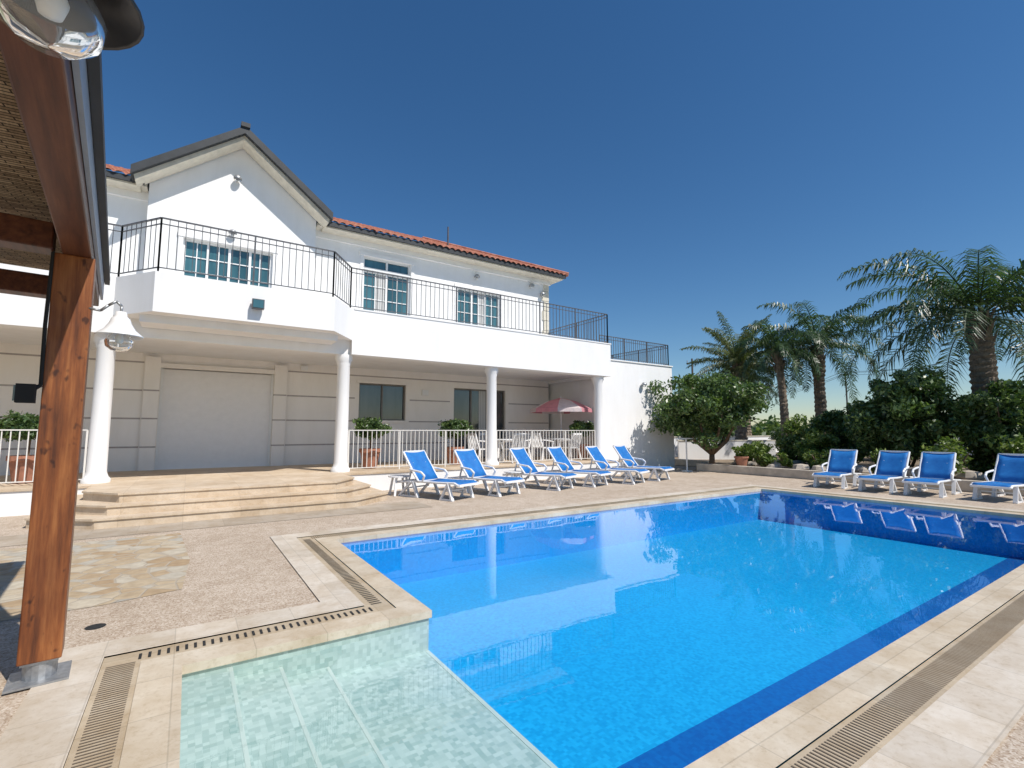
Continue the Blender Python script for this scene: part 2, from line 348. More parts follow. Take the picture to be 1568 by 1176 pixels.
# ------------------------------------------------------------ house
H=empty('white_villa')
T=.5
def plat(i): 
    y=10.5+.33*i; o=.3*i
    return [(-1.2+o*.4,y),(3.0-o*.4,y),(3.95-o,y+.75),(3.95-o,13.0+.002*i),(-2.15+o,13.0+.002*i),(-2.15+o,y+.75)]
mb=MB()
for i,z in enumerate((.17,.335,T)):
    mb.prism(plat(i),(0,.171,.336)[i],z-.035,'step'); 
    q=plat(i); cx=.9; qq=[(x+(.02 if x>cx else -.02),y-.025) for x,y in q[:4]]+[(x-.02,y-.025) for x,y in q[4:]]
    qq[3]=(q[3][0]+.02,q[3][1]); qq[4]=(q[4][0]-.02,q[4][1])
    mb.prism(qq,z-.034,z,'step')
mb.make('entrance_steps',H)
mb=MB(); mb.box(-12,13.5,13.01,17.3,0,T-.04,'white'); mb.box(-12,13.55,12.98,17.3,T-.04,T-.002,'step'); mb.make('terrace',H)
ops=[(-.75,2.2,T,3.42),(4.95,6.68,1.98,3.3),(8.67,11.1,T,3.3)]
mb=MB(); wall(mb,-12,13.4,0,4.3,17.2,ops,'wallshade'); 
mb.poly([(13.4,17.2,0),(13.4,25,0),(13.4,25,8.5),(13.4,17.2,8.5)],'white'); mb.box(-12,13.38,17.42,25,0,8.4,'white')
mb.make('ground_floor_wall',H)
mb=MB()
def gro(a,b,z): mb.box(a,b,17.197,17.25,z-.022,z+.022,'groove')
for z in (3.55,2.75,1.95,1.15):
    segs=[(-12,-1.15),(2.62,13.39)]
    if z<3.42:
        segs=[(-12,-1.15),(2.62,4.8 if 1.98<z<3.3 else 8.5)]
        if 1.98<z<3.3: segs+= [(6.83,8.5)]
        segs+=[(11.25,13.39)]
    for a,b in segs: gro(a,b,z)
for a,b in ((-1.12,-.76),(2.21,2.58)):
    mb.box(a,b,17.08,17.25,T,3.72,'wallshade')
    for z in (2.75,1.95,1.15): mb.box(a-.002,b+.002,17.077,17.2,z-.02,z+.02,'groove')
mb.box(-.76,2.21,17.1,17.25,3.42,3.55,'wallshade')
for a,b in ((4.95,6.68),): 
    mb.box(a-.1,b+.1,17.15,17.24,3.3,3.4,'wallshade'); mb.box(a-.1,b+.1,17.12,17.24,1.9,1.98,'wallshade')
mb.make('wall_joints',H)
mb=MB()
mb.box(-.73,2.18,17.32,17.38,T,3.40,'door')
for i in range(1,14): mb.box(-.72,2.17,17.313,17.325,T+i*.21-.006,T+i*.21+.006,'door')
mb.box(-.75,-.69,17.26,17.33,T,3.42,'frame'); mb.box(2.14,2.2,17.26,17.33,T,3.42,'frame'); mb.make('garage_door',H)
mb=MB(); window(mb,4.95,6.68,1.98,3.3,17.2,2,'dframe','glass',t=.05); window(mb,8.67,11.1,T,3.3,17.2,3,'dframe','glass',curt=(1,),t=.06)
mb.make('ground_floor_windows',H)
mb=MB(); mb.box(-12,13.36,13.56,17.2,3.82,4.3,'white'); mb.box(-12,13.3,13.56,13.88,3.7,3.82,'white')
bay=[(-1.5,13.41),(-.76,12.41),(2.9,12.41),(3.62,13.41)]
mb.prism([bay[0],bay[1],bay[2],bay[3],(3.62,13.56),(-1.5,13.56)],4.1,4.35,'white')
mb.box(-1.0,3.1,12.85,13.55,3.93,4.099,'white')
mb.make('balcony_slab',H)
def pwall(mb,a,b,z0,z1,t,k):
    A=Vector(a);B=Vector(b);d=(B-A).normalized();q=Vector((-d.y,d.x))*t
    mb.prism([tuple(A),tuple(B),tuple(B+q),tuple(A+q)],z0,z1,k)
mb=MB()
mb.box(3.62,13.5,13.4,13.55,3.7,4.95,'white'); mb.box(-12,-1.5,13.4,13.55,3.7,4.95,'white'); mb.box(13.36,13.5,13.551,17.2,3.7,4.95,'white')
mb.prism([(-1.5,13.4),(-.76,12.4),(2.9,12.4),(3.62,13.4),(3.62,13.55),(3.52,13.55),(2.83,12.55),(-.68,12.55),(-1.42,13.55),(-1.5,13.55)],4.09,4.95,'white')
mb.box(3.66,13.53,13.38,13.57,4.951,4.99,'white')
mb.make('balcony_parapet',H)
mb=MB(); rail(mb,[(-12,13.5),(-1.47,13.5)],4.98,6.15,.15,'iron',.0075); rail(mb,[(-1.47,13.5),(-.72,12.48),(2.86,12.48),(3.56,13.48),(13.43,13.48),(13.43,17.1)],4.98,6.15,.15,'iron',.0075); mb.make('balcony_railing',H)
mb=MB()
for x in (-6.8,-1.6,3.5,8.3,13.1):
    mb.lathe([(.25,0),(.25,.08),(.21,.12),(.19,.18),(.175,.24),(.17,1.2),(.165,2.9),(.19,2.95),(.19,3.0),(.23,3.06),(.23,3.2)],x,13.72,'white',24,T-.002)
o=mb.make('terrace_columns',H,smooth=True)
mb=MB(); rail(mb,[(3.7,13.72),(8.1,13.72)],T,1.62,.13,'railw',.009,False,1.5); rail(mb,[(8.5,13.72),(12.9,13.72)],T,1.62,.13,'railw',.009,False,1.5); rail(mb,[(-6.6,13.72),(-1.8,13.72)],T,1.62,.13,'railw',.009,False,1.5); mb.make('terrace_railing',H)
mb=MB(); wall(mb,-12,-1.3,4.3,8.55,17.2,[(-3.9,-2.8,4.95,7.4)],'white'); wall(mb,3.2,13.4,4.3,8.55,17.2,[(4.96,6.78,4.4,7.95),(8.78,10.85,5.0,7.42)],'white')
wall(mb,-1.3,3.2,4.3,8.65,16.7,[(-.42,1.95,4.4,7.25)],'white'); mb.poly([(-1.3,16.7,8.65),(3.2,16.7,8.65),(.95,16.7,10.5)],'white')
mb.poly([(-1.3,16.7,4.3),(-1.3,17.2,4.3),(-1.3,17.2,8.7),(-1.3,16.7,8.7)],'white'); mb.poly([(3.2,16.7,4.3),(3.2,17.2,4.3),(3.2,17.2,8.7),(3.2,16.7,8.7)],'white')
mb.make('upper_floor_wall',H)
mb=MB()
window(mb,-.42,1.95,4.4,7.25,16.7,4,'frame','glassup',6,2); window(mb,4.96,6.78,4.4,7.45,17.2,2,'frame','glassup',6,2,curt=(0,)); window(mb,4.96,6.78,7.5,7.95,17.2,2,'frame','glassup'); window(mb,8.78,10.85,5.0,7.42,17.2,3,'frame','glassup',5,2,curt=(1,)); window(mb,-3.9,-2.8,4.95,7.4,17.2,2,'frame','glassup')
mb.box(4.96,6.78,17.2,17.3,7.45,7.5,'frame')
mb.make('upper_windows',H)
mb=MB()
def surround(a,b,c,d,Y,t=.12):
    mb.box(a-t,a-.001,Y-.03,Y+.02,c,d,'white'); mb.box(b+.001,b+t,Y-.03,Y+.02,c,d,'white'); mb.box(a-t-.03,b+t+.03,Y-.05,Y+.02,d+.001,d+t,'white')
surround(-.42,1.95,4.4,7.25,16.7); surround(4.96,6.78,4.4,7.95,17.2); surround(8.78,10.85,5.0,7.42,17.2)
for i in range(9):
    z=4.35+i*.45; mb.box(13.05 if i%2 else 13.15,13.43,17.16,17.5,z,z+.42,'cream')
mb.box(3.22,13.5,17.1,17.2,8.25,8.55,'white'); mb.box(-12,-1.32,17.1,17.2,8.25,8.55,'white')
mb.box(3.25,13.7,16.72,17.12,8.5,8.6,'cream'); mb.box(-12,-1.35,16.72,17.12,8.5,8.6,'cream')
mb.make('wall_trim',H)
mb=MB(); ax,az=.95,10.78; 
for sx in (-1,1):
    ex=ax+sx*2.62; ez=8.72
    P=[(ax,az),(ex,ez),(ex,ez-.24),(ax,az-.24)]
    P2=[(ax,az-.242),(ex-.06*sx,ez-.19),(ex-.1*sx,ez-.32),(ax,az-.37)]
    if sx<0: P=P[::-1];P2=P2[::-1]
    mb.prismY(P,15.95,21.5,'fascia'); mb.prismY(P2,16.1,16.66,'cream')
mb.box(ax-.12,ax+.12,15.9,21.5,az-.06,az+.07,'fascia')
mb.make('gable_roof',H)
def tileroof(x0,x1,hipR,name):
    mb=MB(); y0,z0=16.5,8.62; sl=math.tan(R(24.5)); rows=14; dy=.36
    k=mb.m('tile')
    nx=int((x1-x0)/.035)
    for r in range(rows):
        ya,yb=y0+r*dy,y0+(r+1)*dy+.03; base=len(mb.v); xm=x1-(r*dy if hipR else 0)
        cnt=0; jit=0
        for i in range(nx+1):
            x=x0+i*.035
            if x>xm: break
            ph=(x/.26)%1.0; h=.085*abs(math.sin(math.pi*ph))**.7
            if i%7==0: jit=random.uniform(-.012,.012)
            mb.v+= [(x,ya+jit,z0+(ya-y0)*sl+h+.03),(x,yb,z0+(yb-y0)*sl+h),(x,ya+jit,z0+(ya-y0)*sl+h-.0)]; cnt+=1
        for i in range(cnt-1):
            b=base+i*3; mb.f.append((b,b+3,b+4,b+1)); mb.f.append((b+2,b+5,b+3,b)); mb.mi+=[k,k]
    mb.box(x0,x1-.1,16.55,16.62,8.5,8.66,'fascia'); 
    if hipR: mb.poly([(x1,y0,z0),(x1,27,z0),(x1-5.0,y0+5.0,z0+5.0*sl)],'tile'); mb.path([(x1,y0,z0+.08),(x1-5,y0+5,z0+5*sl+.08)],.1,'tile')
    mb.box(x0,x1-.2,16.62,25,8.45,8.5,'cream')
    return mb.make(name,H)
tileroof(3.45,14.05,True,'tile_roof'); tileroof(-12,-1.3,False,'tile_roof_end')
mb=MB(); mb.beam((9.0,18.6,9.4),(9.0,18.6,10.5),.07,.07,'iron',8); mb.make('roof_vent_pipe',H)
mb=MB(); mb.box(13.56,17.9,14.0,22,0,4.45,'white'); mb.box(13.52,17.94,13.96,22.04,4.452,4.5,'white'); mb.make('side_wing',H)
mb=MB(); rail(mb,[(13.6,14.1),(17.8,14.1),(17.8,21)],4.5,5.45,.13,'iron',.0075); mb.make('wing_railing',H)
def wlamp(x,y,z,par):
    mb=MB(); mb.lathe([(.0,.1),(.08,.08),(.12,0),(.11,-.03)],x,y-.1,'steel',12,z); mb.lathe([(.09,-.02),(.07,-.09),(0,-.11)],x,y-.1,'lampglass',12,z); mb.beam((x,y,z+.05),(x,y-.1,z+.05),.04,.04,'steel'); mb.make('wall_lamp_fitting',par,smooth=True)
for q in ((.8,16.66,7.6),(.85,16.66,9.35),(9.6,17.16,7.95),(12.4,17.16,8.05),(13.0,17.16,7.75),(15.9,13.96,3.55)): wlamp(*q,H)
mb=MB(); mb.box(1.05,1.3,12.22,12.34,4.38,4.6,'iron'); mb.box(1.07,1.28,12.21,12.219,4.4,4.58,'glassup'); mb.box(1.12,1.22,12.34,12.4,4.42,4.54,'iron'); mb.make('flood_light',H)
mb=MB(); mb.box(7.3,7.55,17.12,17.2,2.95,3.15,'frame'); mb.box(3.0,3.2,17.1,17.2,3.6,3.75,'frame'); mb.make('wall_vents',H)
# ------------------------------------------------------------ pergola
P=empty('wooden_pergola',(-.72,4.45,0),R(5.5))
mb=MB(); mb.box(-.105,.105,-.105,.105,.14,2.8,'wood'); mb.make('post',P,bevel=.008)
mb=MB(); mb.lathe([(.085,.01),(.085,.13)],0,0,'steel',16); mb.box(-.09,.09,-.09,.09,.125,.139,'steel'); mb.box(-.15,.15,-.15,.15,0.013,.025,'steel'); mb.make('post_base',P)
mb=MB(); mb.box(-.07,.085,-4.6,1.6,2.8,3.0,'woodb'); mb.make('edge_beam',P,bevel=.008)
mb=MB()
for y in (-.08,1.45,-4.4): mb.box(-4.2,-.112,y-.09,y+.09,2.8,2.98,'woodb')
mb.make('cross_beams',P,bevel=.008)
mb=MB()
for i in range(5): mb.box(-1.15-i*.78,-1.08-i*.78,-4.6,1.6,3.0,3.1,'woodb')
mb.make('rafters',P)
mb=MB(); mb.box(-4.3,.08,-4.7,1.7,3.105,3.12,'mat'); mb.make('reed_roof_mat',P)
mb=MB(); mb.box(-4.3,.10,-4.75,1.75,3.125,3.16,'tile'); mb.make('roof_cover',P)
mb=MB(); mb.box(.088,.108,-4.75,1.75,2.90,3.12,'grey'); mb.box(.111,.15,-4.75,1.75,3.06,3.13,'fascia'); mb.make('gutter_fascia',P)
mb=MB(); mb.box(-4.1,-3.9,-.1,.1,0,2.8,'wood'); mb.box(-4.1,-3.9,-4.5,-4.3,0,2.8,'wood'); mb.make('far_posts',P)
mb=MB(); mb.path([(-.112,-.09,2.8),(-.118,-.1,2.3),(-.112,-.1,1.9),(-.15,-.12,1.86)],.012,'dark'); mb.box(-.22,-.13,-.17,-.08,1.78,1.90,'dark'); mb.box(-.23,-.221,-.16,-.09,1.79,1.89,'glass'); mb.make('cable_and_spotlight',P)
def bell(name,x,y,z,sc,shade,arm):
    e=empty(name,(x,y,z),0,sc)
    mb=MB(); mb.lathe([(0,.13),(.03,.13),(.035,.10),(.05,.085),(.062,.05),(.085,.01),(.13,-.03),(.132,-.038),(.125,-.036),(.08,.0),(.05,.04)],0,0,shade,28); mb.make('shade',e,smooth=True)
    mb=MB(); mb.lathe([(.045,0),(.06,-.03),(.078,-.07),(.072,-.105),(.045,-.13),(0,-.14)],0,0,'lampglass',24); mb.make('glass_globe',e,smooth=True)
    mb=MB(); mb.lathe([(0,-.09),(.02,-.085),(.03,-.05),(.02,-.01),(.02,.03)],0,0,'frame',14); mb.make('bulb',e,smooth=True)
    mb=MB(); mb.path(arm,.009/sc*1.0,'steel',8); mb.make('arm',e,smooth=True); return e
pts=[(0,0,.13),(0,0,.17),(-.03,.0,.20),(-.07,.01,.17),(-.11,.02,.13),(-.17,.03,.14)]
bell('bell_wall_lamp',-.44,4.33,2.30,1.05,'plastic',pts)
bell('bell_wall_lamp',-.33,1.51,2.705,1.35,'black',[(0,0,.13),(0,0,.17),(-.05,0,.2),(-.14,0,.15)])
# ------------------------------------------------------------ sun loungers
def lounger_parts():
    mb=MB()
    prof=[(0.0,.33),(.12,.375),(.6,.36),(1.22,.36)]
    for sy in (-1,1):
        y=sy*.33
        mb.path([(x,y,z) for x,z in prof],.026,'plastic',8)
        mb.path([(1.18,y,.36),(1.32,y,.52),(1.55,y,.82),(1.68,y,1.0)],.026,'plastic',8)
        mb.path([(1.2,y,.36),(1.6,y,.33),(1.9,y,.31)],.026,'plastic',8)
        mb.beam((.3,y,.36),(.16,y*1.03,0),.075,.045,'plastic'); mb.beam((.3,y,.36),(.50,y*1.03,.0),.055,.04,'plastic')
        mb.beam((1.35,y,.35),(1.18,y*1.03,0),.075,.045,'plastic'); mb.beam((1.4,y,.35),(1.78,y*1.03,0),.06,.045,'plastic')
        mb.beam((.14,y*1.03,.02),(.52,y*1.03,.02),.04,.035,'plastic'); mb.beam((1.16,y*1.03,.02),(1.8,y*1.03,.02),.04,.035,'plastic')
        mb.path([(1.02,y*1.1,.37),(.95,y*1.15,.50),(1.05,y*1.18,.575),(1.28,y*1.18,.60),(1.42,y*1.1,.62)],.024,'plastic',8)
    for x,z in ((0.0,.33),(1.2,.35),(1.88,.31)): mb.beam((x,-.33,z),(x,.33,z),.05,.045,'plastic')
    mb.beam((1.68,-.33,1.0),(1.68,.33,1.0),.05,.05,'plastic'); mb.beam((.33,-.33,.2),(.33,.33,.2),.03,.03,'plastic'); mb.beam((1.5,-.33,.2),(1.5,.33,.2),.03,.03,'plastic')
    mb.beam((1.50,-.2,.76),(1.62,-.2,.33),.03,.03,'plastic'); mb.beam((1.50,.2,.76),(1.62,.2,.33),.03,.03,'plastic')
    fr=mb
    mb=MB(); 
    def sheet(pts,w,t=.012,sag=.03):
        N=6; k=mb.m('blue'); b=len(mb.v)
        for x,z in pts:
            for j in range(N+1):
                u=-1+2*j/N; mb.v.append((x,u*w,z-sag*(1-u*u)+.02))
        for i in range(len(pts)-1):
            for j in range(N):
                a=b+i*(N+1)+j; mb.f.append((a,a+N+1,a+N+2,a+1)); mb.mi.append(k)
    sheet([(.02,.345),(.12,.38),(.36,.37),(.6,.362),(.9,.36),(1.17,.36)],.33)
    sheet([(1.19,.375),(1.32,.53),(1.43,.68),(1.55,.83),(1.67,1.01)],.33)
    return fr,mb
fr_,sl_=lounger_parts(); first=None
def lounger(x,y,ang,s=1.08):
    global first
    e=empty('sun_lounger',(x,y,0.0),ang,s)
    if first is None:
        a=fr_.make('frame',e,smooth=False); b=sl_.make('sling',e,smooth=True); md=b.modifiers.new('solid','SOLIDIFY'); md.thickness=.012; first=(a,b)
    else:
        a=child(first[0],'frame',e); b=child(first[1],'sling',e); md=b.modifiers.new('solid','SOLIDIFY'); md.thickness=.012
for x,y,a in ((5.5,10.1,112),(6.8,10.1,106),(8.75,10.25,111),(10.1,10.3,107),(11.6,10.2,108),(13.0,10.4,104)): lounger(x,y,R(a))
for x,y,a in ((14.95,6.6,7),(14.95,5.5,1),(14.95,4.5,2),(15.2,3.3,-6)): lounger(x,y,R(a),1.02)
def small_table(name,x,y,z,s=1,r=.0):
    e=empty(name,(x,y,z),r,s)
    mb=MB(); mb.prism([(.27*math.cos(a),.27*math.sin(a)) for a in [math.pi*2*i/16 for i in range(16)]],.43,.46,'plastic')
    for i in range(4):
        a=math.pi/4+i*math.pi/2; mb.beam((.17*math.cos(a),.17*math.sin(a),.43),(.25*math.cos(a),.25*math.sin(a),0),.05,.03,'plastic')
    mb.make('top_and_legs',e)
small_table('plastic_side_table',4.5,11.9,0,1.05)
small_table('plastic_side_table',7.75,11.6,0,1.0)
def dining(x,y,z):
    e=empty('patio_table',(x,y,z),0,1.1)
    mb=MB(); mb.prism([(.55*math.cos(a),.55*math.sin(a)) for a in [math.pi*2*i/24 for i in range(24)]],.70,.735,'plastic')
    for i in range(4):
        a=math.pi/4+i*math.pi/2; mb.beam((.38*math.cos(a),.38*math.sin(a),.7),(.48*math.cos(a),.48*math.sin(a),0),.06,.04,'plastic')
    mb.make('top_and_legs',e,bevel=.006)
dining(9.55,15.1,T); dining(12.4,15.2,T)
cm=None
def chair(x,y,z,a):
    global cm
    e=empty('plastic_armchair',(x,y,z),R(a),1.12)
    if cm is None:
        mb=MB(); mb.box(-.24,.22,-.25,.25,.40,.43,'plastic')
        for sy in (-1,1):
            mb.beam((.2,sy*.23,.42),(.26,sy*.27,0),.05,.04,'plastic'); mb.beam((-.2,sy*.23,.42),(-.3,sy*.26,0),.05,.04,'plastic')
            mb.path([(.2,sy*.26,.42),(.22,sy*.29,.62),(-.02,sy*.3,.66),(-.27,sy*.27,.68)],.02,'plastic'); mb.beam((-.22,sy*.24,.42),(-.36,sy*.22,.88),.05,.035,'plastic')
        mb.beam((-.36,-.23,.88),(-.36,.23,.88),.04,.07,'plastic')
        for i in range(5): yy=-.16+i*.08; mb.beam((-.23,yy,.43),(-.355,yy,.87),.045,.02,'plastic')
        cm=mb.make('seat_back_and_legs',e)
    else: child(cm,'seat_back_and_legs',e)
for q in ((8.6,15.0,T,10),(9.5,14.25,T,95),(10.5,15.3,T,185),(9.6,16.0,T,270),(11.4,15.0,T,5),(12.2,14.4,T,100)): chair(*q)
U=empty('patio_umbrella',(12.55,15.3,T))
mb=MB(); mb.beam((0,0,0),(0,0,2.5),.05,.05,'frame',10); mb.lathe([(.28,0),(.28,.06),(.1,.1),(.04,.3)],0,0,'plastic',18); mb.make('pole_and_base',U)
mb=MB(); N=8
for i in range(N):
    a0,a1=2*math.pi*i/N,2*math.pi*(i+1)/N; k='pink' if i%2==0 else 'wcanvas'
    def pt(a,r,z): return (r*math.cos(a),r*math.sin(a),z)
    mb.poly([pt(a0,.6,2.30),pt(a1,.6,2.30),(0,0,2.45)],k); mb.poly([pt(a0,1.25,1.98),pt(a1,1.25,1.98),pt(a1,.6,2.30),pt(a0,.6,2.30)],k)
    mb.poly([pt(a0,1.27,1.84),pt(a1,1.27,1.84),pt(a1,1.25,1.98),pt(a0,1.25,1.98)],k)
mb.make('canopy',U)
# ------------------------------------------------------------ foliage
def leafmesh(name,C,size,mat,parent=None,loc=None,aspect=.45):
    n=len(C); a=rng.normal(size=(n,3)); a[:,2]-=.3; a/=np.linalg.norm(a,axis=1)[:,None]
    r=rng.normal(size=(n,3)); b=np.cross(a,r); b/=np.linalg.norm(b,axis=1)[:,None]
    L=size*rng.uniform(.6,1.3,size=(n,1)); W=L*aspect
    V=np.stack([C-a*L*.5,C+b*W*.5,C+a*L*.5,C-b*W*.5],axis=1).reshape(-1,3)
    me=bpy.data.meshes.new(name); me.vertices.add(4*n); me.vertices.foreach_set('co',V.ravel()); me.loops.add(4*n); me.loops.foreach_set('vertex_index',np.arange(4*n))
    me.polygons.add(n); me.polygons.foreach_set('loop_start',np.arange(0,4*n,4)); me.polygons.foreach_set('loop_total',np.full(n,4)); me.materials.append(M[mat]); me.update(calc_edges=True)
    o=bpy.data.objects.new(name,me); COL.objects.link(o)
    if parent: o.parent=parent
    if loc: o.location=loc
    return o
def crown(c,r,nc,nl,cr):
    c=np.array(c);r=np.array(r); out=[]
    for i in range(nc):
        d=rng.normal(size=3); d/=np.linalg.norm(d); q=c+d*r*rng.uniform(.45,1.0)*rng.uniform(.85,1.15)
        if q[2]<.15: q[2]=.15+rng.uniform(0,.3)
        dd=rng.normal(size=(nl,3)); dd/=np.linalg.norm(dd,axis=1)[:,None]
        out.append(q+dd*cr*rng.uniform(.3,1,size=(nl,1))*rng.uniform(.6,1.25)*np.array([1,1,.75]))
    return np.concatenate(out)
def shrub(name,x,y,z0,rx,ry,ztop,nc,nl,cr,ls,mat):
    e=empty(name,(x,y,z0)); h=(ztop-z0)/2
    leafmesh('foliage',crown((0,0,h),(rx-cr*.5,ry-cr*.5,h-cr*.3),nc,nl,cr),ls,mat,e)
    mb=MB()
    for i in range(6):
        a=random.uniform(0,6.3); mb.beam((0,0,0),(rx*.6*math.cos(a),ry*.6*math.sin(a),h*1.3),.1,.1,'trunk',6,.03,.03)
    mb.make('stems',e)
def tree(name,x,y,z0,th,c,r,nc,nl,cr,ls,mat,tr=.16):
    e=empty(name,(x,y,z0)); leafmesh('crown',crown(c,r,nc,nl,cr),ls,mat,e)
    mb=MB(); mb.beam((0,0,0),(.1,.05,th*.6),tr*2,tr*2,'trunk',10,tr*1.5,tr*1.5)
    for i in range(8):
        a=i*.8+random.uniform(-.2,.2); p1=(.1+r[0]*.3*math.cos(a),.05+r[1]*.3*math.sin(a),th*1.0); p2=(c[0]+r[0]*.7*math.cos(a),c[1]+r[1]*.7*math.sin(a),c[2]+random.uniform(-.3,.8))
        mb.beam((.1,.05,th*.55),p1,tr*1.3,tr*1.3,'trunk',8,tr*.9,tr*.9); mb.beam(p1,p2,tr*.9,tr*.9,'trunk',6,.03,.03)
    mb.make('trunk_and_limbs',e,smooth=True)
tree('lemon_tree',17.8,12.1,0,1.2,(0,0,2.6),(2.35,2.0,1.45),115,210,.5,.17,'leaf',.13)
for q in ((20.6,6.5,1.8,1.7,3.95,95,230,.46,'leaf'),(20.9,4.1,1.6,1.5,3.5,85,230,.46,'leafd'),(20.4,1.8,1.7,1.6,3.6,60,200,.5,'leaf'),(22.4,8.9,1.4,1.4,3.0,50,200,.4,'leafd'),
          (20.0,9.2,.9,.9,1.8,26,150,.34,'leaf2'),(23.6,11.4,1.3,1.1,2.3,34,170,.4,'leaf2'),(27.5,9.5,2.2,2.0,3.0,55,160,.55,'leafd'),(29.5,15,1.7,1.5,2.0,30,150,.5,'leaf'),(31,12.5,2.0,1.8,2.4,36,150,.6,'leaf2'),(21.0,10.4,.8,.8,1.5,22,150,.32,'leafd')):
    shrub('garden_shrub',q[0],q[1],.1,q[2],q[3],q[4],q[5],q[6],q[7],.18,q[8])
for x,y,s in ((18.3,8.2,.5),(18.4,10.3,.42),(18.1,6.3,.5),(18.4,4.8,.7),(18.6,3.2,.8),(18.5,1.6,.7),(19.4,11.4,.5),(21.5,12.3,.6),(18.2,9.4,.3),(22.6,15.5,.8)):
    shrub('low_shrub',x,y,.2,s,s,.3+s*1.6,14,110,s*.45,.13,'leaf2')
def potted(x,y,z):
    e=empty('potted_topiary',(x,y,z))
    leafmesh('foliage',np.concatenate([crown((0,0,1.18),(.48,.48,.28),60,80,.17)]),.10,'leaf',e)
    mb=MB(); mb.lathe([(.0,.01),(.2,.01),(.28,.46),(.32,.48),(.32,.58),(.27,.58),(.25,.53),(0,.52)],0,0,'terracotta',20); mb.make('pot',e,smooth=False)
    mb=MB(); mb.beam((0,0,.45),(.02,0,1.15),.06,.06,'trunk',8,.04,.04); mb.make('stem',e)
for x in (4.55,7.35,12.95,-2.85): potted(x,14.5,T)
e=empty('terracotta_planter',(17.6,10.7,.2)); mb=MB(); mb.lathe([(0,.01),(.15,.01),(.23,.36),(.26,.38),(.26,.44),(.22,.44),(.2,.4),(0,.39)],0,0,'terracotta',18); mb.make('pot',e); leafmesh('foliage',crown((0,0,.65),(.3,.3,.2),15,40,.15),.12,'leaf2',e)
# palms
def palm(name,x,y,z0,h,tr,nf,L,e_hi,e_lo,droop,mat,ll=.55,lean=(0,0),bulge=0,seed=0,nl=66,wd=.026):
    rd=random.Random(seed); e=empty(name,(x,y,z0)); top=Vector((lean[0],lean[1],h))
    mb=MB(); N=26
    k=mb.m('ptrunk'); n=14; b=len(mb.v)
    for j in range(N*2+1):
        t=j/(N*2); c=Vector((lean[0]*t*t,lean[1]*t*t,h*t)); r=tr*(1.15-.35*t)+(.02 if j%2 else -.012)*tr*4
        if bulge and t>.72: r*=1+bulge*math.sin((t-.72)/.28*math.pi)
        for i in range(n):
            a=2*math.pi*i/n; rr=r*(1+rd.uniform(-.06,.06)); mb.v.append((c.x+rr*math.cos(a),c.y+rr*math.sin(a),c.z+rd.uniform(-.04,.04)))
    for j in range(N*2):
        for i in range(n):
            i2=(i+1)%n; mb.f.append((b+j*n+i,b+j*n+i2,b+(j+1)*n+i2,b+(j+1)*n+i)); mb.mi.append(k)
    for i in range(34):
        a=rd.uniform(0,6.28); zz=h-rd.uniform(0,1.1); p=Vector((lean[0]+tr*.7*math.cos(a),lean[1]+tr*.7*math.sin(a),zz)); mb.beam(p,p+Vector((math.cos(a)*.2,math.sin(a)*.2,.45)),.14,.06,'ptrunk',4,.06,.03)
    mb.make('trunk',e)
    mb=MB(); k=mb.m(mat)
    for f in range(nf):
        az=f*2.39996+rd.uniform(-.2,.2); q=(f+.5)/nf; el=e_hi+(e_lo-e_hi)*q+rd.uniform(-.15,.12); Lf=L*rd.uniform(.82,1.12)
        pos=top.copy(); pts=[]; ns=16; tw=rd.uniform(-.35,.35); dr_=droop*rd.uniform(.8,1.15)
        for i in range(ns+1):
            s=i/ns; ee=el-dr_*(s**1.55)*(1.0+.2*q)
            ee=max(ee,-1.4); az2=az+tw*s*.4
            d=Vector((math.cos(ee)*math.cos(az2),math.cos(ee)*math.sin(az2),math.sin(ee))); pts.append((pos.copy(),d)); pos=pos+d*(Lf/ns)
        for j,((p,d),(p2,d2)) in enumerate(zip(pts,pts[1:])): w_=.06*(1-j/ns)+.012; mb.beam(p,p2,w_,w_*.8,mat,3)
        for i in range(int(nl*.12),nl):
            s=i/nl; fi=s*ns; a=int(min(fi,ns-1)); p=pts[a][0].lerp(pts[a+1][0],fi-a); d=pts[a][1]
            side=d.cross(Vector((0,0,1))); side=side.normalized() if side.length>.01 else Vector((1,0,0)); up=side.cross(d)
            l=ll*(math.sin(math.pi*min(1,(.12+s*.86)))**.6)*rd.uniform(.75,1.2)
            for sg in (-1,1):
                dr=(side*sg*rd.uniform(.7,1)+d*rd.uniform(.4,.9)+up*rd.uniform(-.35,.5)).normalized()
                mid=p+dr*l*.45; tip=mid+(dr+Vector((0,0,-rd.uniform(.7,2.0)))).normalized()*l*.6
                w=d*wd; bb=len(mb.v); mb.v+=[tuple(p-w*.5),tuple(p+w*.5),tuple(mid+w),tuple(mid-w),tuple(tip)]
                mb.f+=[(bb,bb+1,bb+2,bb+3),(bb+3,bb+2,bb+4)]; mb.mi+=[k,k]
    mb.make('fronds',e)
palm('queen_palm',23.1,4.9,0,5.6,.38,34,5.0,1.25,-.2,1.65,'palm',.85,(0,0),0,11,78,.028)
palm('queen_palm',27.3,12.1,0,6.0,.27,28,4.0,1.35,-.35,1.9,'palm',.7,(0,0),.4,2)
palm('queen_palm',24.7,12.6,0,5.6,.19,22,2.9,1.4,-.35,1.8,'palm',.6,(0,.2),0,3)
palm('date_palm',26.4,16.0,0,5.4,.3,42,3.3,1.45,-.6,.9,'palmy',.5,(0,0),0,4)
palm('date_palm',29.6,17.6,0,4.8,.3,24,2.8,1.4,-.4,1.1,'palm',.5,(0,0),0,5)
mb=MB(); bed=[(17.3,-7),(40,-7),(40,17.15),(19.2,17.15),(19.2,12.9),(17.3,12.3)]
mb.prism(bed,-.01,.2,'soil'); mb.make('planting_bed')
mb=MB(); 
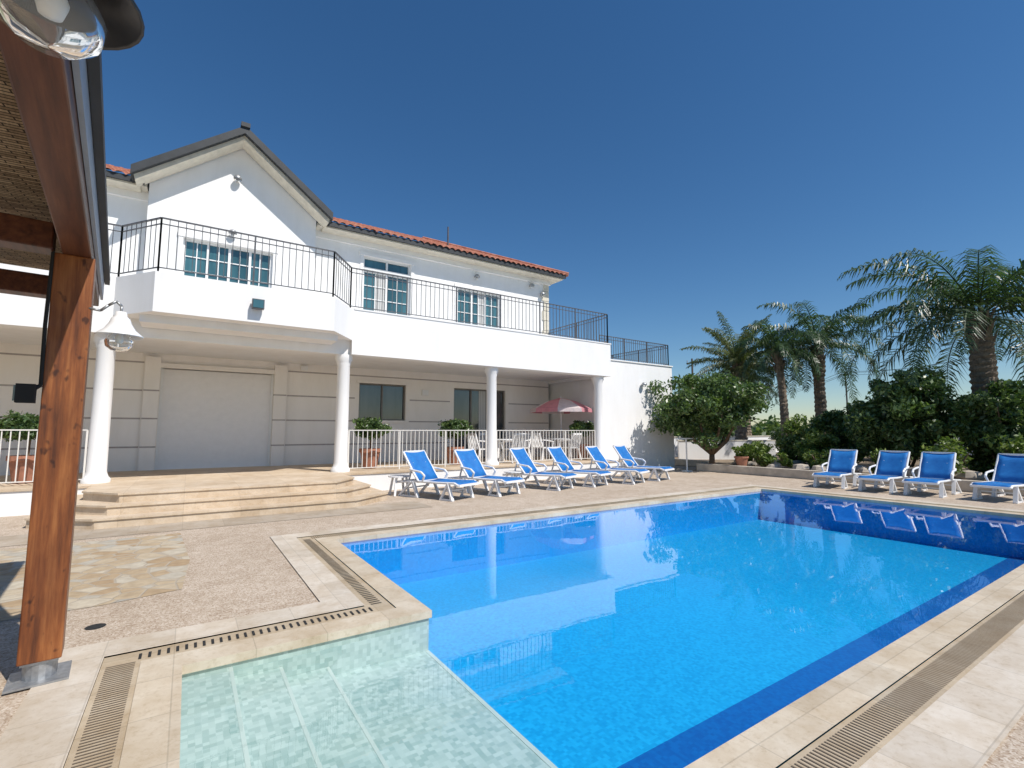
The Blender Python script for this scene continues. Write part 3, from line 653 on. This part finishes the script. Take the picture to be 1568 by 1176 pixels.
for (a,b) in (((17.2,-7),(17.2,12.4)),((17.2,12.4),(19.05,13.1)),((19.05,13.1),(19.05,17.0))): pwall(mb,a,b,0,.3,-.22,'kerb')
mb.make('stone_kerb',bevel=.02)
mb=MB()
for i in range(40):
    t=random.random(); x=17.7+random.uniform(0,1.6)+(1.2*(t>.7)); y=4+8.2*t; s=random.uniform(.12,.36)
    prof=[(0,-.1),(s*.8,0),(s,s*.4),(s*.75,s*.8),(0,s*.95)]; mb.lathe(prof,x,y,'rock',8,.18,.18)
mb.make('garden_rocks')
mb=MB(); mb.box(17.95,34,17.2,17.4,0,1.25,'white'); mb.box(17.95,34,17.16,17.44,1.252,1.3,'cream'); mb.box(34,34.2,-12,17.4,0,1.25,'white'); mb.make('boundary_wall')
mb=MB(); pwall(mb,(20.3,15.6),(24.2,12.9),.15,1.1,.2,'white'); pwall(mb,(20.25,15.6),(24.25,12.86),1.102,1.16,.26,'cream'); mb.make('low_garden_wall')
e=empty('outdoor_shower_post',(16.6,12.4,0)); mb=MB(); mb.beam((0,0,0),(0,0,1.3),.06,.06,'frame',8); mb.beam((-.42,.1,1.3),(.42,-.1,1.3),.07,.05,'frame'); mb.box(-.15,.15,-.15,.15,0,.03,'frame'); mb.make('post_and_bar',e)
cs=[]
for i in range(150):
    a=random.uniform(-.15,1.35); d=random.uniform(70,150); cx,cy=d*math.cos(a),d*math.sin(a); h=random.uniform(2,4.5)
    cs.append(crown((cx,cy,h*.5),(4,4,h*.5),10,18,1.2))
leafmesh('distant_trees',np.concatenate(cs),.9,'leafd')
def pole(x,y,h):
    e=empty('utility_pole',(x,y,0)); mb=MB(); mb.beam((0,0,0),(0,0,h),.32,.32,'pole',8,.22,.22); mb.beam((-.3,-1,h-.5),(.3,1,h-.5),.14,.14,'pole')
    for s in (-1,0,1): mb.beam((.3*s*.9,s*.9,h-.45),(.3*s*.9,s*.9,h-.1),.12,.12,'grey',6)
    mb.make('pole_and_crossarm',e)
PP=[(79,7.5,12.7),(101.7,40.5,12.7),(51.9,37.5,10.6)]
for q in PP: pole(*q)
mb=MB()
for A,B in ((PP[0],PP[1]),(PP[1],(150,90,12))):
    for s in (-1,0,1):
        pts=[]
        for i in range(13):
            t=i/12; pts.append((A[0]+(B[0]-A[0])*t+.27*s,A[1]+(B[1]-A[1])*t+.9*s,A[2]-.1+(B[2]-A[2])*t-1.3*4*t*(1-t)-.5*(s==0)))
        mb.path(pts,.025,'pole',4)
mb.make('power_lines')
# ------------------------------------------------------------ light, sky, camera
sd=Vector((.22,-.58,.80)).normalized(); el=math.asin(sd.z); az=math.atan2(sd.x,sd.y)
W=bpy.data.worlds.new("World"); S.world=W; W.use_nodes=True; n=W.node_tree; bg=n.nodes['Background']
sk=n.nodes.new('ShaderNodeTexSky'); sk.sky_type='NISHITA'; sk.sun_disc=False; sk.sun_elevation=el; sk.sun_rotation=az
sk.altitude=900; sk.air_density=1.2; sk.dust_density=.1; sk.ozone_density=5.0
hs=n.nodes.new('ShaderNodeHueSaturation'); hs.inputs['Saturation'].default_value=1.2; n.links.new(sk.outputs[0],hs.inputs['Color'])
n.links.new(hs.outputs[0],bg.inputs[0]); bg.inputs[1].default_value=.10
l=bpy.data.lights.new('sun','SUN'); l.energy=4.95; l.angle=R(.5); l.color=(1,.95,.885)
lo=bpy.data.objects.new('sun',l); COL.objects.link(lo); lo.rotation_euler=sd.to_track_quat('Z','Y').to_euler()
c=bpy.data.cameras.new('camera'); c.lens=17.04; c.sensor_width=36; c.clip_end=3000; c.clip_start=.05
co=bpy.data.objects.new('camera',c); COL.objects.link(co); co.location=(0,0,1.6); co.rotation_euler=(R(95.54),0,R(-33.6)); S.camera=co
S.view_settings.view_transform='Standard'; S.view_settings.look='None'; S.view_settings.exposure=0
